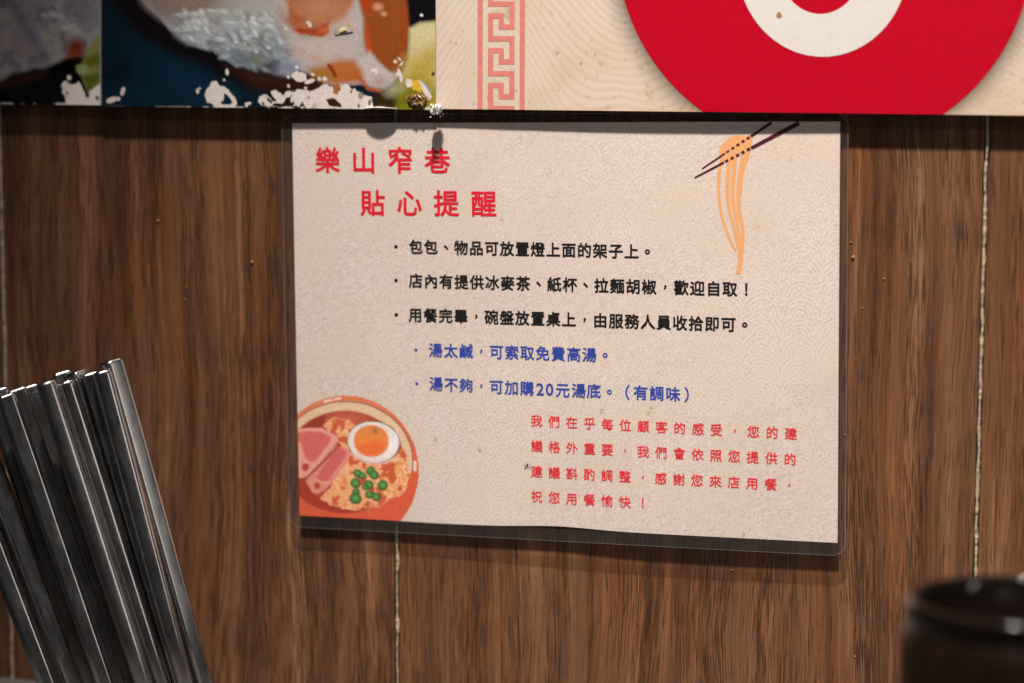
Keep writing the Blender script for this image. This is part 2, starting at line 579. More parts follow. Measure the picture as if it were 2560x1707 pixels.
def paint_left(x, y):
    p = Painter(x, y, (128, 120, 126))
    n1 = fbm(x, y, 46, 3, 1); n2 = fbm(x + y * 0.6, y - x * .6, 22, 3, 2)
    p.mix(np.clip((n1 - 0.42) * 5, 0, 1), (142, 138, 136))
    p.mix(np.clip((n2 - 0.52) * 6, 0, 1) * 0.8, (100, 95, 112))
    p.stroke([(10, -20), (45, 40), (80, 90), (105, 140)], 20, (92, 82, 104), 26, .8)
    p.ell(15, 108, 12, 20, (168, 138, 132), 10, 16, .7)
    p.ell(68, 120, 18, 9, (150, 120, 118), 0, 14, .7)
    for cx, cy, r in ((135, 38, 8), (112, 40, 6), (152, 40, 7), (165, 72, 9), (178, 66, 6), (190, 78, 7)):
        p.ell(cx, cy, r * 1.5, r, (176, 172, 172), 20, 8, .6)
    p.ell(170, 25, 16, 20, (98, 98, 98), 10, 16, .5)
    p.poly([(150, -20), (251, -20), (251, 60), (225, 80), (200, 60)], (112, 108, 116), 30, op=.6)
    # dark ground under the rice
    p.poly([(-60, 215), (0, 205), (30, 185), (75, 176), (110, 172), (135, 160), (165, 146), (200, 138), (225, 150), (255, 200), (255, 300), (-60, 300)], (12, 9, 11), 12, 5, 30)
    p.poly([(-60, 215), (0, 205), (30, 192), (75, 182), (115, 178), (140, 168), (110, 195), (40, 215), (-60, 235)], (58, 28, 20), 16, op=.6)
    p.ell(190, 122, 24, 26, (112, 48, 26), -25, 22, .9)
    p.ell(183, 134, 20, 10, (132, 52, 22), -25, 12, .8)
    p.poly([(120, 175), (165, 150), (200, 145), (205, 170), (195, 200), (140, 195)], (4, 3, 4), 10)
    # green paste
    p.poly([(256, 80), (238, 98), (222, 125), (214, 145), (205, 162), (190, 166), (194, 180), (204, 194), (212, 212), (222, 240), (232, 236), (237, 215), (256, 208)], (128, 128, 66), 6, 3, 12)
    p.poly([(256, 130), (232, 138), (216, 146), (208, 158), (225, 168), (256, 165)], (92, 96, 22), 14)
    p.ell(207, 176, 14, 12, (142, 158, 112), 40, 10, .9)
    p.poly([(205, 190), (256, 180), (256, 205), (236, 214), (222, 238)], (84, 96, 26), 10, op=.8)
    # bare chips
    p.poly([(158, 205), (166, 200), (172, 213), (187, 212), (196, 205), (203, 210), (207, 226), (218, 245), (224, 243), (224, 228), (234, 221), (246, 214), (254, 205), (254, 266), (166, 266), (162, 240), (155, 232), (160, 222), (154, 215)], CHIP, 2, 3.5, 9)
    p.ell(173, 195, 5.5, 6, CHIP, 0, 2); p.ell(168, 234, 4, 6, (150, 138, 132), 0, 3); p.ell(243, 246, 4, 6, (70, 60, 52), -30, 3)
    peel_edge(p, 262, 3, .8)
    p.mix(np.clip((x - 248.5) / 2, 0, 1) * .8, (172, 158, 150))
    return p.c * .86


def paint_sushi(x, y):
    p = Painter(x, y, (9, 28, 40))
    n = fbm(x, y, 60, 3, 4)
    p.ell(440, 190, 130, 55, (7, 40, 60), 25, 60, .8)
    p.ell(520, 235, 90, 30, (8, 47, 66), 10, 40, .6)
    p.mix(np.clip((n - .5) * 5, 0, 1) * .6, (5, 18, 30))
    p.poly([(250, 215), (330, 190), (460, 215), (470, 280), (250, 280)], (8, 38, 56), 30, op=.6)
    # black diagonal band of the print
    p.poly([(262, -20), (350, -20), (385, 40), (440, 85), (480, 112), (520, 118), (560, 138), (600, 160), (660, 175), (740, 185), (800, 205), (860, 225), (700, 236), (600, 212), (540, 180), (470, 152), (400, 118), (330, 72)], (14, 7, 10), 30, 4, 30)
    p.poly([(560, 165), (640, 172), (740, 185), (830, 200), (850, 220), (760, 235), (640, 225)], (52, 26, 16), 24, op=.85)
    # rice and prawn mass
    p.poly([(338, -20), (372, 22), (400, 46), (425, 76), (445, 92), (470, 110), (498, 120), (514, 117), (522, 108), (540, 134), (560, 142), (578, 158), (592, 168), (607, 165), (622, 174), (645, 166), (660, 178), (690, 186), (717, 190), (745, 176), (790, 190), (812, 210), (850, 216), (905, 210), (940, 225), (975, 215), (1000, 190), (985, 165), (940, 150), (915, 115), (908, 45), (893, -20)], (176, 174, 173), 9, 2, 14)
    # purple-brown upper left of the rice
    p.poly([(340, -20), (372, 22), (402, 48), (440, 60), (520, 30), (560, -20)], (134, 118, 124), 30, op=.9)
    p.ell(480, 10, 80, 26, (150, 126, 108), 0, 40, .8)
    p.poly([(425, 60), (470, 40), (520, 55), (520, 105), (470, 110), (440, 90)], (140, 140, 150), 24, op=.8)
    # rice grains
    g = np.random.RandomState(5)
    for k in range(230):
        gx = g.uniform(440, 720); gy = g.uniform(30, 165)
        low = np.interp(gx, [440, 500, 540, 600, 720], [88, 112, 132, 160, 180])
        if gy > low or gy < 25: continue
        t = (gy - 30) / 130
        base = np.array([222, 222, 220]) * (1 - t) + np.array([150, 166, 178]) * t
        c = base * g.uniform(.72, 1.12)
        ro = g.uniform(-15, 65); ra, rb = g.uniform(13, 23), g.uniform(6.5, 9.5)
        p.ell(gx + 1.5, gy + 2.5, ra, rb, tuple(np.clip(c * .62, 0, 255)), ro, 6, .5)
        p.ell(gx, gy, ra * .95, rb * .9, tuple(np.clip(c, 0, 255)), ro, 5, .62)
        if g.rand() < .3: p.ell(gx - 2, gy - 2, ra * .4, rb * .28, tuple(np.clip(c * 1.3, 0, 240)), ro, 3, .6)
    p.ell(500, 100, 22, 11, (172, 178, 192), 52, 6, .9)
    p.ell(575, 62, 26, 18, (172, 182, 184), 5, 12, .8)
    p.ell(578, 57, 14, 2.2, (222, 226, 228), 4, 3, .8)
    for gx, gy, r in ((590, 106, 5), (672, 120, 5), (640, 130, 4), (570, 123, 4), (735, 105, 4), (632, 46, 6), (718, 70, 4)):
        p.ell(gx, gy, r * 1.3, r, (206, 212, 214), 20, 4, .8)
    p.poly([(560, 118), (600, 130), (650, 150), (690, 160), (740, 160), (735, 190), (680, 182), (600, 165), (560, 140)], (96, 116, 136), 22, op=.45)
    p.ell(648, 152, 40, 12, (120, 118, 84), 10, 16, .6)
    p.poly([(655, 162), (700, 150), (700, 185), (720, 190), (680, 186)], (58, 66, 72), 10, op=.8)
    p.ell(720, 168, 34, 20, (140, 140, 168), -10, 18, .7)
    p.ell(655, 90, 8, 12, (120, 122, 118), 0, 8, .6); p.ell(620, 42, 5, 10, (128, 112, 106), 10, 6, .6)
    p.ell(612, 110, 3, 5, (214, 190, 140), 0, 2)
    # pale prawn flesh
    p.poly([(690, -20), (893, -20), (908, 45), (910, 112), (900, 150), (850, 170), (790, 165), (745, 135), (715, 90), (690, 40)], (188, 174, 168), 34)
    p.ell(800, 125, 70, 36, (200, 186, 178), 0, 40, .8)
    p.ell(880, 60, 26, 60, (192, 184, 182), 5, 26, .7)
    # orange blob
    p.poly([(716, 0), (740, -20), (895, -20), (878, 20), (860, 42), (838, 55), (822, 62), (818, 80), (805, 91), (775, 88), (752, 86), (735, 76), (712, 54), (724, 30)], (172, 106, 70), 18, 3, 16)
    p.poly([(722, 10), (742, 30), (760, 46), (770, 60), (752, 66), (725, 42)], (172, 84, 36), 12, op=.9)
    p.poly([(735, 74), (755, 72), (790, 74), (810, 60), (824, 56), (820, 80), (806, 92), (770, 89), (750, 86)], (168, 62, 22), 6, 3, 10)
    p.ell(800, 20, 60, 34, (204, 142, 108), 0, 40, .6)
    p.ell(812, 78, 10, 12, (196, 92, 40), 20, 6, .8)
    p.ell(705, 40, 10, 20, (172, 134, 112), -20, 16, .6)
    stv = fbm(x * .35 + y * .9, y * .2 - x * .5, 16, 4, 33)
    fl_m = np.clip(1 - np.hypot((x - 815) / 110, (y - 80) / 110), 0, 1)
    p.mix(np.clip((stv - .55) * 6, 0, 1) * np.clip(fl_m * 2.5, 0, 1) * .35, (206, 140, 104))
    p.mix(np.clip((.40 - stv) * 6, 0, 1) * np.clip(fl_m * 2.5, 0, 1) * .3, (150, 138, 138))
    # orange tail
    p.poly([(893, -20), (909, 40), (911, 110), (924, 140), (946, 160), (962, 176), (985, 184), (1006, 172), (1018, 130), (1022, 60), (1016, -20)], (150, 76, 30), 15, 3, 16)
    p.poly([(893, -20), (909, 40), (932, 30), (925, -20)], (176, 68, 22), 12, op=.8)
    p.ell(920, 110, 8, 46, (200, 82, 30), -6, 10, .7)
    p.poly([(1004, 30), (1022, 10), (1024, 80), (1014, 150), (1002, 175)], (156, 72, 28), 14, op=.85)
    p.ell(945, 18, 12, 9, (226, 166, 132), 0, 10, .7); p.ell(960, 36, 8, 6, (216, 160, 120), 0, 6, .7)
    # black and cream corner
    p.poly([(1018, -20), (1100, -20), (1100, 60), (1050, 58), (1024, 68)], (14, 12, 17), 8)
    p.ell(1054, 39, 4, 3.5, (230, 230, 235), 0, 3)
    p.poly([(1024, 72), (1050, 58), (1100, 54), (1100, 290), (1006, 290), (1000, 240), (1004, 190), (1020, 150)], (212, 200, 150), 12)
    p.poly([(1015, 150), (1100, 110), (1100, 290), (1000, 290), (1000, 200)], (188, 164, 72), 50, op=.9)
    p.poly([(1000, 200), (1040, 195), (1100, 230), (1100, 290), (990, 290)], (140, 136, 34), 34, op=.95)
    p.ell(1070, 140, 14, 12, (190, 160, 92), 0, 14, .6)
    # lower prawn, brown stains, dark sauce
    p.poly([(885, 165), (905, 145), (925, 130), (948, 158), (975, 185), (985, 205), (960, 222), (930, 214), (905, 200)], (198, 186, 184), 12)
    p.poly([(820, 160), (850, 150), (885, 152), (905, 175), (912, 205), (850, 212), (812, 205), (790, 182)], (186, 108, 52), 18)
    p.poly([(770, 170), (800, 166), (830, 185), (845, 205), (800, 205), (775, 190)], (168, 118, 54), 14, op=.8)
    p.stroke([(822, 165), (832, 178), (838, 190)], 9, (134, 50, 16), 6)
    p.stroke([(890, 190), (905, 202), (920, 222), (950, 228)], 9, (178, 92, 44), 8, .9)
    p.ell(840, 225, 8, 18, (176, 106, 62), 5, 6)
    p.poly([(935, 235), (985, 232), (1005, 258), (985, 285), (935, 285)], (52, 34, 12), 14, op=.9)
    p.ell(985, 225, 24, 16, (168, 164, 134), -20, 20, .8)
    p.poly([(990, 235), (1030, 215), (1060, 230), (1060, 285), (985, 285)], (120, 118, 26), 16, op=.7)
    p.ell(950, 205, 20, 16, (176, 152, 142), 0, 18, .7)
    # bare chips
    p.poly([(513, 231), (521, 220), (529, 206), (540, 203), (547, 214), (561, 219), (572, 223), (580, 237), (592, 251), (592, 263), (583, 272), (542, 272), (533, 262), (518, 256), (513, 243)], CHIP, 2, 3, 8)
    p.poly([(560, 235), (568, 238), (583, 257), (574, 263), (557, 262), (548, 258), (560, 250)], (10, 40, 58), 2, 1.5, 6)
    for cx, cy, rx, ry, ro in ((568, 181, 4, 8, 0), (560, 201, 3, 3, 0), (494, 229, 4, 6, 0), (499, 222, 3, 3, 0), (279, 251, 14, 7, -20), (296, 248, 5, 5, 0), (307, 229, 5, 11, 18),
                               (742, 169, 5, 4, 0), (782, 187, 5, 4, 20), (770, 206, 9, 5, -10), (778, 203, 9, 5, -20), (812, 198, 6, 5, 0), (798, 198, 4, 5, 0), (721, 193, 4, 4, 0), (721, 216, 3, 4, 0), (764, 221, 4, 3, 0),
                               (772, 59, 8, 4, 35), (775, 66, 4, 3, 0), (714, 72, 3, 4, 0), (934, 176, 9, 4, -10), (940, 181, 4, 6, 0), (988, 155, 5, 4, 0), (998, 148, 6, 2.5, 40), (1004, 160, 7, 2.5, -50)):
        p.ell(cx, cy, rx, ry, CHIP, ro, 2, 1, .8, 5)
    p.poly([(728, 189), (742, 178), (752, 181), (765, 188), (766, 199), (755, 206), (744, 205), (730, 196)], CHIP, 2, 4, 7)
    p.poly([(612, 258), (628, 256), (628, 261), (620, 264), (618, 270), (613, 268)], CHIP, 2, 1, 5)
    d0 = sd_poly(x, y, [(646, 242), (660, 235), (669, 237), (676, 248), (690, 252), (684, 240), (676, 230), (690, 227), (702, 232), (707, 241), (715, 232), (722, 227), (731, 230), (745, 225), (765, 226), (774, 233), (782, 230), (792, 220), (812, 212), (830, 216), (834, 230), (845, 240), (851, 226), (850, 211), (868, 209), (880, 222), (896, 230), (905, 241), (916, 240), (930, 244), (934, 264), (934, 275), (700, 275), (690, 270), (660, 266), (646, 258)])
    d0 = d0 + (fbm(x, y, 10, 4, 9) - .5) * 12
    p.mix(.5 - d0 / 2, CHIP)
    p.poly([(814, 250), (832, 248), (850, 256), (855, 270), (832, 270), (822, 262)], (62, 30, 12), 2, 4, 8)
    crk = fbm(x, y, 14, 3, 14)
    p.mix(np.clip((crk - .60) * 30, 0, 1) * np.clip((800 - x) / 40, 0, 1) * np.clip((y - 236) / 8, 0, 1) * np.clip(-d0 / 2, 0, 1), (40, 24, 18))
    p.ell(902, 240, 7, 9, (150, 138, 132), 10, 3); p.ell(878, 230, 3, 4, (84, 70, 60), 0, 2)
    p.ell(924, 258, 3, 8, (90, 50, 24), 8, 2); p.ell(897, 266, 3, 5, (90, 50, 24), 0, 2)
    p.poly([(996, 172), (1001, 178), (1006, 190), (1006, 206), (1000, 206), (998, 190), (990, 190)], CHIP, 2, 2, 6)
    p.poly([(1013, 206), (1018, 197), (1030, 200), (1032, 216), (1018, 220)], CHIP, 2, 1.5, 6)
    p.poly([(1030, 202), (1052, 200), (1058, 215), (1052, 232), (1032, 224)], (226, 178, 62), 3, 2, 8)
    p.poly([(1046, 200), (1056, 208), (1066, 220), (1074, 232), (1080, 243), (1074, 252), (1062, 240), (1056, 226)], (228, 216, 206), 2, 2, 6)
    p.stroke([(1056, 204), (1066, 214), (1078, 232)], 4, (150, 158, 160), 2, .8)
    p.ell(1083, 186, 4, 6, (70, 60, 40), 20, 3)
    fl = fbm(x, y, 7, 3, 21)
    dm = np.clip(1.15 - np.hypot((x - 1042) / 30, (y - 250) / 18), 0, 1)
    p.mix(dm * 3 * np.clip((fl - .4) * 5, 0, 1), (168, 116, 52))
    p.mix(dm * 3 * np.clip((.42 - fl) * 9, 0, 1), (40, 28, 10))
    # scattered scuffs
    sp = fbm(x, y, 5, 2, 31)
    p.mix(np.clip((sp - .93) * 20, 0, 1) * .5, (214, 204, 190))
    peel_edge(p, 271, 13, .8)
    p.mix(np.clip((254.5 - x) / 2, 0, 1) * .7, (150, 140, 132))
    return p.c * GAIN


def paint_sign(x, y):
    p = Painter(x, y, (230, 212, 198))
    n = fbm(x, y, 120, 3, 6)
    p.mix(np.clip((n - .4) * 3, 0, 1) * .5, (218, 194, 164))
    h = 128 * np.cos((x - 1240) * 2 * math.pi / 640.0)
    h = np.where(x > 1880, 128 * np.cos((x - 1240) * 2 * math.pi / 640.0), h)
    slope = np.abs(128 * 2 * math.pi / 640 * np.sin((x - 1240) * 2 * math.pi / 640.0))
    ph = (y + h + (fbm(x, y, 70, 2, 3) - .5) * 16) / np.sqrt(1 + slope ** 2) / 19.0
    s = .5 + .5 * np.sin(ph * 2 * math.pi)
    p.mix(np.clip(s - .3, 0, 1) * .62 * (.55 + .6 * fbm(x, y, 50, 2, 8)), (204, 178, 152))
    st = fbm(x, y, 14, 3, 12)
    p.mix(np.clip((st - .72) * 10, 0, 1) * .35, (170, 120, 80))
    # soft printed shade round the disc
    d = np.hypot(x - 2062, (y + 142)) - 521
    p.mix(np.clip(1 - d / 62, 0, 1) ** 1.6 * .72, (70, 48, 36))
    # warm dirty lower rim
    p.mix(np.clip(1 - (at_bottom(x) - y) / 16, 0, 1) * .5 * fbm(x, y, 30, 2, 4), (226, 180, 120))
    for cx, cy, r, c in ((1307, 156, 4.5, (80, 40, 40)), (1223, 246, 5.5, (134, 84, 26)), (1290, 228, 3, (130, 110, 60)), (1452, 160, 4, (176, 140, 96)), (1393, 135, 4, (182, 150, 112)), (1488, 137, 3, (150, 120, 92)), (1140, 110, 4, (196, 160, 140))):
        p.ell(cx, cy, r * .8, r, c, 20, 3, .9)
    return p.c * .80


def at_bottom(x):
    return 275 + (x - 1090) * 13.0 / 1460


xL = at(-330, 200, YB)[0]; xR = at(2800, 200, YB)[0]
bl = board('photo_board', xL, xA - 0.12, zA, ZTOP, 0.42, paint_left, M_print, 'photo_print')
tag(bl, 'narrow food photo board with rice, green paste and a white chipped corner', 'board', 'printed boards along the top of the wall')
bs = board('photo_board', xA + 0.12, xB - 0.1, zB, ZTOP, 0.33, paint_sushi, M_print, 'photo_print', YB - 0.25)
tag(bs, 'peeling sushi photo board with orange prawn and dark blue corner', 'board', 'printed boards along the top of the wall')
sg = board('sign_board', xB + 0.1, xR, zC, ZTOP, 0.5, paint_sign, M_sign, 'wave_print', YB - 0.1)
tag(sg, 'beige wave patterned sign board with large red disc and pink key border', 'sign', 'printed boards along the top of the wall')


def flat_print(name, polys, y, mat, parent, thick=0.0):
    """polys: list of point lists in mm (x, z), each a convex-ish fan or strip quad"""
    V = []; F = []
    for pl in polys:
        i0 = len(V)
        V += [(a, y, b) for a, b in pl]
        F.append(tuple(range(i0, i0 + len(pl))))
    o = mesh_obj(name, V, F, mat, None)
    o.parent = parent
    o.location = -parent.location
    return o


YS = YB - 0.1
px2 = lambda x, y, yy=YS: (at(x, y, yy)[0], at(x, y, yy)[2])
# pink key-fret border on the sign
M_pink = simple('pink_border_print', tuple(lin((206, 124, 114))), 0.42, noise=0.08, nscale=0.5)
u0 = at(1213.2, 250, YS); sx = (at(1279.8, 250, YS)[0] - u0[0]) / 4.0 * 1.0
xc = [at(1226.5 + 13.35 * k, 140, YS)[0] for k in range(5)]
unit = xc[1] - xc[0]
zrow = lambda k: at(1253, 11.1 + 13.35 * 0 + 14.4 * k, YS)[2]
polys = []


def bar(xa, xb, za, zb):
    polys.append([(xa, za), (xb, za), (xb, zb), (xa, zb)])


for b0, b1 in ((1193.8, 1206.9), (1299.2, 1312.2)):
    xa, xb = at(b0, 140, YS)[0], at(b1, 140, YS)[0]
    bar(xa, xb, zC + 0.05, ZTOP)
hw = unit / 2
per = 87.0
for k in range(-4, 4):
    yb = 11.1 + per * k
    Y = lambda t: at(1253, yb + t, YS)[2]
    ht = (Y(0) - Y(13.2)) / 2

    def hbar(c0, c1, t):
        if Y(t) - ht < zC + .1:
            if Y(t) + ht < zC + .1: return
            bar(xc[c0] - hw, xc[c1] + hw, max(Y(t) - ht, zC + .05), Y(t) + ht); return
        bar(xc[c0] - hw, xc[c1] + hw, Y(t) - ht, Y(t) + ht)

    def vbar(c, t0, t1):
        a, b = Y(t1) + ht, Y(t0) - ht
        a = max(a, zC + .05)
        if b > a: bar(xc[c] - hw, xc[c] + hw, a, b)
    hbar(0, 4, 0); vbar(4, 0, 57.3); hbar(2, 4, 57.3); vbar(2, 29.6, 57.3); hbar(0, 2, 29.6); vbar(0, 29.6, 87.0)
flat_print('key_border', polys, YS - 0.05, M_pink, sg)

# red disc and the white ring of the letter on it
M_red = simple('red_disc_print', tuple(lin((176, 0, 31)) * 1.0), 0.38, noise=0.05, nscale=0.2, spec=0.35)
M_cream = simple('cream_letter_print', (0.64, 0.595, 0.56), 0.42, noise=0.03, nscale=0.5)


def clip_low(pts, z):
    out = []
    n = len(pts)
    for i in range(n):
        a, b = pts[i], pts[(i + 1) % n]
        if a[1] >= z: out.append(a)
        if (a[1] >= z) != (b[1] >= z):
            t = (z - a[1]) / (b[1] - a[1]); out.append((a[0] + t * (b[0] - a[0]), z))
    return out


disc = [px2(2062 + 521 * math.cos(t), -142 + 521 * math.sin(t)) for t in np.linspace(0, 2 * math.pi, 180, endpoint=False)]
disc = clip_low([(a, min(b, ZTOP - .05)) for a, b in disc], zC + 0.05)
flat_print('red_disc', [disc], YS - 0.06, M_red, sg)
ring = []
tt = np.linspace(0, 2 * math.pi, 121)
for a, b in zip(tt[:-1], tt[1:]):
    q = [(2057 + 214 * math.cos(a), -92 + 235 * math.sin(a)), (2057 + 214 * math.cos(b), -92 + 235 * math.sin(b)),
         (2051 + 106 * math.cos(b), -90 + 126 * math.sin(b)), (2051 + 106 * math.cos(a), -90 + 126 * math.sin(a))]
    if max(w[1] for w in q) < -130: continue
    ring.append([px2(*w) for w in q])
flat_print('ring_letter', ring, YS - 0.12, M_cream, sg)
M_rust = simple('rust_spot', (0.35, 0.16, 0.06), 0.6)
flat_print('rust_spot', [[px2(1948 + 7 * math.cos(t) * (1 + .15 * math.sin(3 * t)), 39 + 8 * math.sin(t)) for t in np.linspace(0, 6.28, 14)[:-1]]], YS - 0.16, M_rust, sg)

# peeled bits standing off the boards
M_tan = simple('tan_backing_paper', (0.62, 0.47, 0.28), 0.6, noise=0.3, nscale=0.9)


def sheet(name, fn, nu, nv, mat, parent, cols=None):
    V = [fn(i / (nu - 1), j / (nv - 1)) for j in range(nv) for i in range(nu)]
    o = mesh_obj(name, V, grid_faces(nu, nv).tolist(), mat, None, smooth=False)
    o.parent = parent; o.location = -parent.location
    return o


def strip_fn(p0, p1, w, lift0, lift1):
    a = at(p0[0], p0[1], YB); b = at(p1[0], p1[1], YB)
    d = b - a; L = np.linalg.norm(d); d /= L
    nrm = np.array([-d[2], 0, d[0]])
    def fn(u, v):
        q = a + d * L * u + nrm * w * (v - .5)
        q[1] = YB - 0.4 - lift0 - (lift1 - lift0) * u - 0.25 * math.sin(u * 9) * v
        return tuple(q)
    return fn


sheet('peeled_flap', strip_fn((838, 84), (885, 62), 1.35, 0.15, 1.0), 10, 4, M_tan, bs)
# lifted film curl at the lower edge
a = at(909, 269, YB - 1); b = at(989, 272, YB - 1)


def curl(u, v):
    x = a[0] + (b[0] - a[0]) * u
    bow = math.sin(math.pi * u) ** 0.6
    return (x, YB - 0.2 - 2.0 * bow * v, zB + 0.15 + 0.75 * bow * math.sin(v * 2.2))


sheet('lifted_film', curl, 18, 5, M_white, bs)
cr = np.random.RandomState(3)
cp = cr.rand(9, 14)
ca = at(1018, 236, YB); cb = at(1070, 268, YB)


def crumple(u, v):
    i, j = int(round(v * 8)), int(round(u * 13))
    a, b = 2 * u - 1, 2 * v - 1
    a, b = a * math.sqrt(1 - b * b / 2), b * math.sqrt(1 - a * a / 2)     # square grid folded to an oval
    e = max(0, 1 - a * a - b * b)
    return ((ca[0] + cb[0]) / 2 + a * (cb[0] - ca[0]) / 2 + (cp[i, j] - .5) * .8, YB - 0.33 - min(1, e * 3) * 1.3 * cp[i, j] ** 1.5, (ca[2] + cb[2]) / 2 + b * (cb[2] - ca[2]) / 2 + (cp[i, (j + 5) % 14] - .5) * .8)


M_gold = simple('crumpled_gold_print', (0.13, 0.075, 0.02), 0.4, noise=0.95, nscale=0.8, spec=0.6)
sheet('crumpled_flap', crumple, 14, 9, M_gold, bs)

# frayed white tuft at the corner between the two boards
tc = at(1092, 274, YB - 0.8)
V = []; F = []
tr = np.random.RandomState(8)
bmt = bmesh.new(); bmesh.ops.create_icosphere(bmt, subdivisions=3, radius=1)
for q in bmt.verts:
    k = .75 + .5 * float(fbm(np.array(q.co.x * 9 + 30), np.array(q.co.z * 9 + q.co.y * 7 + 30), 6, 3, 4))
    V.append(tuple(tc + np.array([q.co.x * 2.0 * k + .9 * q.co.z, -.9 + q.co.y * 1.15 * k, q.co.z * 1.9 * k + .1])))
bmt.verts.ensure_lookup_table()
F = [tuple(w.index for w in f_.verts) for f_ in bmt.faces]
bmt.free()
for k in range(60):
    t = tr.rand()
    c0 = tc + np.array([tr.normal(0.4, 1.4), -1.6 * t - .6, tr.normal(0.3, 1.0) - .6 * t])
    d = tr.normal(0, 1, 3); d[1] -= .7; d /= np.linalg.norm(d)
    e = np.cross(d, tr.normal(0, 1, 3)); e /= np.linalg.norm(e)
    L = tr.uniform(.5, 1.4); w = tr.uniform(.15, .45)
    i0 = len(V)
    V += [tuple(c0 - e * w), tuple(c0 + e * w), tuple(c0 + d * L + e * w * .3), tuple(c0 + d * L - e * w * .3)]
    F.append((i0, i0 + 1, i0 + 2, i0 + 3))
for k in range(26):   # longer fibres hanging forward
    d = np.array([tr.normal(0, .22), -1.0, tr.normal(-.15, .35)]); d /= np.linalg.norm(d)
    c0 = tc + np.array([tr.normal(0, .55), -1.2, tr.normal(0, .6)]); L = tr.uniform(2.0, 3.8); w = tr.uniform(.08, .3)
    i0 = len(V)
    V += [tuple(c0 + np.array([-w, 0, 0])), tuple(c0 + np.array([w, 0, 0])), tuple(c0 + d * L + np.array([w * .4, 0, .1])), tuple(c0 + d * L - np.array([w * .4, 0, 0]))]
    F.append((i0, i0 + 1, i0 + 2, i0 + 3))
tuft = mesh_obj('torn_tuft', V, F, M_white); tuft.parent = bs; tuft.location = -bs.location

# ------------------------------------------------------------------ the laminated notice
W, H, TH = 210.0, 150.9, 0.015614
ct, st_ = math.cos(TH), math.sin(TH)


def lift(u, v):
    """stand-off of the notice from the wall (mm), u,v in 0..1 from the top left"""
    uc, vc = min(max(u, 0), 1), min(max(v, 0), 1.04)
    return (1.9 * (1 - vc) + (3.5 + 1.0 * uc) * vc) + 0.25 * math.sin(uc * 7 + vc * 3)


def on_sheet(a, b, off=0.0):
    """a: mm right of centre, b: mm up; returns world mm on the bent sheet, off in front of it"""
    u, v = a / W + .5, .5 - b / H
    return (a * ct - b * st_, -lift(u, v) - off, a * st_ + b * ct)


def sheet_ab(px, py):
    P = at(px, py, -3.0)
    for _ in range(3):
        a = P[0] * ct + P[2] * st_; b = -P[0] * st_ + P[2] * ct
        P = at(px, py, -lift(a / W + .5, .5 - b / H))
    return a, b


notice = empty('laminated_notice', (0, 0, 0))
tag(notice, 'laminated restaurant notice with red, black and blue Chinese text on beige paper', 'notice')

NU, NV = 85, 61


def cut_edge(u):
    """the hand-cut lower edge wanders a little"""
    return 1.7 * math.exp(-((u - .50) / .085) ** 2) * 0.55 - 1.0 * math.exp(-((u - .28) / .12) ** 2) * .4


V = []
for layer in (0, 1):
    for j in range(NV):
        for i in range(NU):
            u, v = i / (NU - 1), j / (NV - 1)
            b = H * (.5 - v) + (cut_edge(u) * max(0, (v - .9) / .1))
            V.append(on_sheet(W * (u - .5), b, 0.0 if layer == 0 else -0.22))
F = grid_faces(NU, NV).tolist()
n0 = NU * NV
F += [tuple(q + n0 for q in f[::-1]) for f in F]
rim = [i for i in range(NU)] + [j * NU + NU - 1 for j in range(1, NV)] + [(NV - 1) * NU + i for i in range(NU - 2, -1, -1)] + [j * NU for j in range(NV - 2, 0, -1)]
for k in range(len(rim)):
    a, b = rim[k], rim[(k + 1) % len(rim)]
    F.append((a, b, b + n0, a + n0))
mesh_obj('paper_sheet', V, F, M_paper, notice)

# lettering -------------------------------------------------------
_glyph = {}


def glyph(ch, bold):
    key = ch
    if key in _glyph: return _glyph[key]
    cu = bpy.data.curves.new('glyph', 'FONT')
    cu.body = ch; cu.size = 1.0; cu.resolution_u = 2
    o = bpy.data.objects.new('glyph', cu); COL.objects.link(o)
    dg = bpy.context.evaluated_depsgraph_get()
    ev = o.evaluated_get(dg); me = ev.to_mesh()
    co = np.array([(q.co.x, q.co.y) for q in me.vertices])
    fs = [tuple(p.vertices) for p in me.polygons]
    ev.to_mesh_clear()
    bpy.data.objects.remove(o); bpy.data.curves.remove(cu)
    _glyph[key] = (co, fs)
    return _glyph[key]


def lettering(name, items, em, mat, bold=0.02, off=0.06):
    """items: (character, a, b) with the em-box centre on the sheet in mm"""
    V = []; F = []
    for ch, a, b in items:
        co, fs = glyph(ch, bold)
        if ch in '20': co = co * 1.14
        if ch in '，。、！（）・20':
            c = (co.min(0) + co.max(0)) / 2
        else:
            c = np.array([0.5, 0.38])
        # bold: the outline printed a few times, each a hair to the side and a hair higher
        for q in range(8 if bold else 1):
            i0 = len(V)
            t = math.pi / 4 * q + .2
            for x, y in ((co - c) * (.72 if ch == '，' else 1) + bold * np.array([math.cos(t), math.sin(t)])) * em:
                V.append(on_sheet(a + x, b + y, off + .004 * q))
            F += [tuple(i0 + k for k in f) for f in fs]
    return mesh_obj(name, V, F, mat, notice)


def row(chars, p0, p1, i1=None):
    """equally spaced characters from pixel p0 (first) to p1 (character i1)"""
    a0, b0 = sheet_ab(*p0); a1, b1 = sheet_ab(*p1)
    n = (i1 if i1 is not None else len(chars) - 1)
    return [(c, a0 + (a1 - a0) * k / n, b0 + (b1 - b0) * k / n) for k, c in enumerate(chars)]


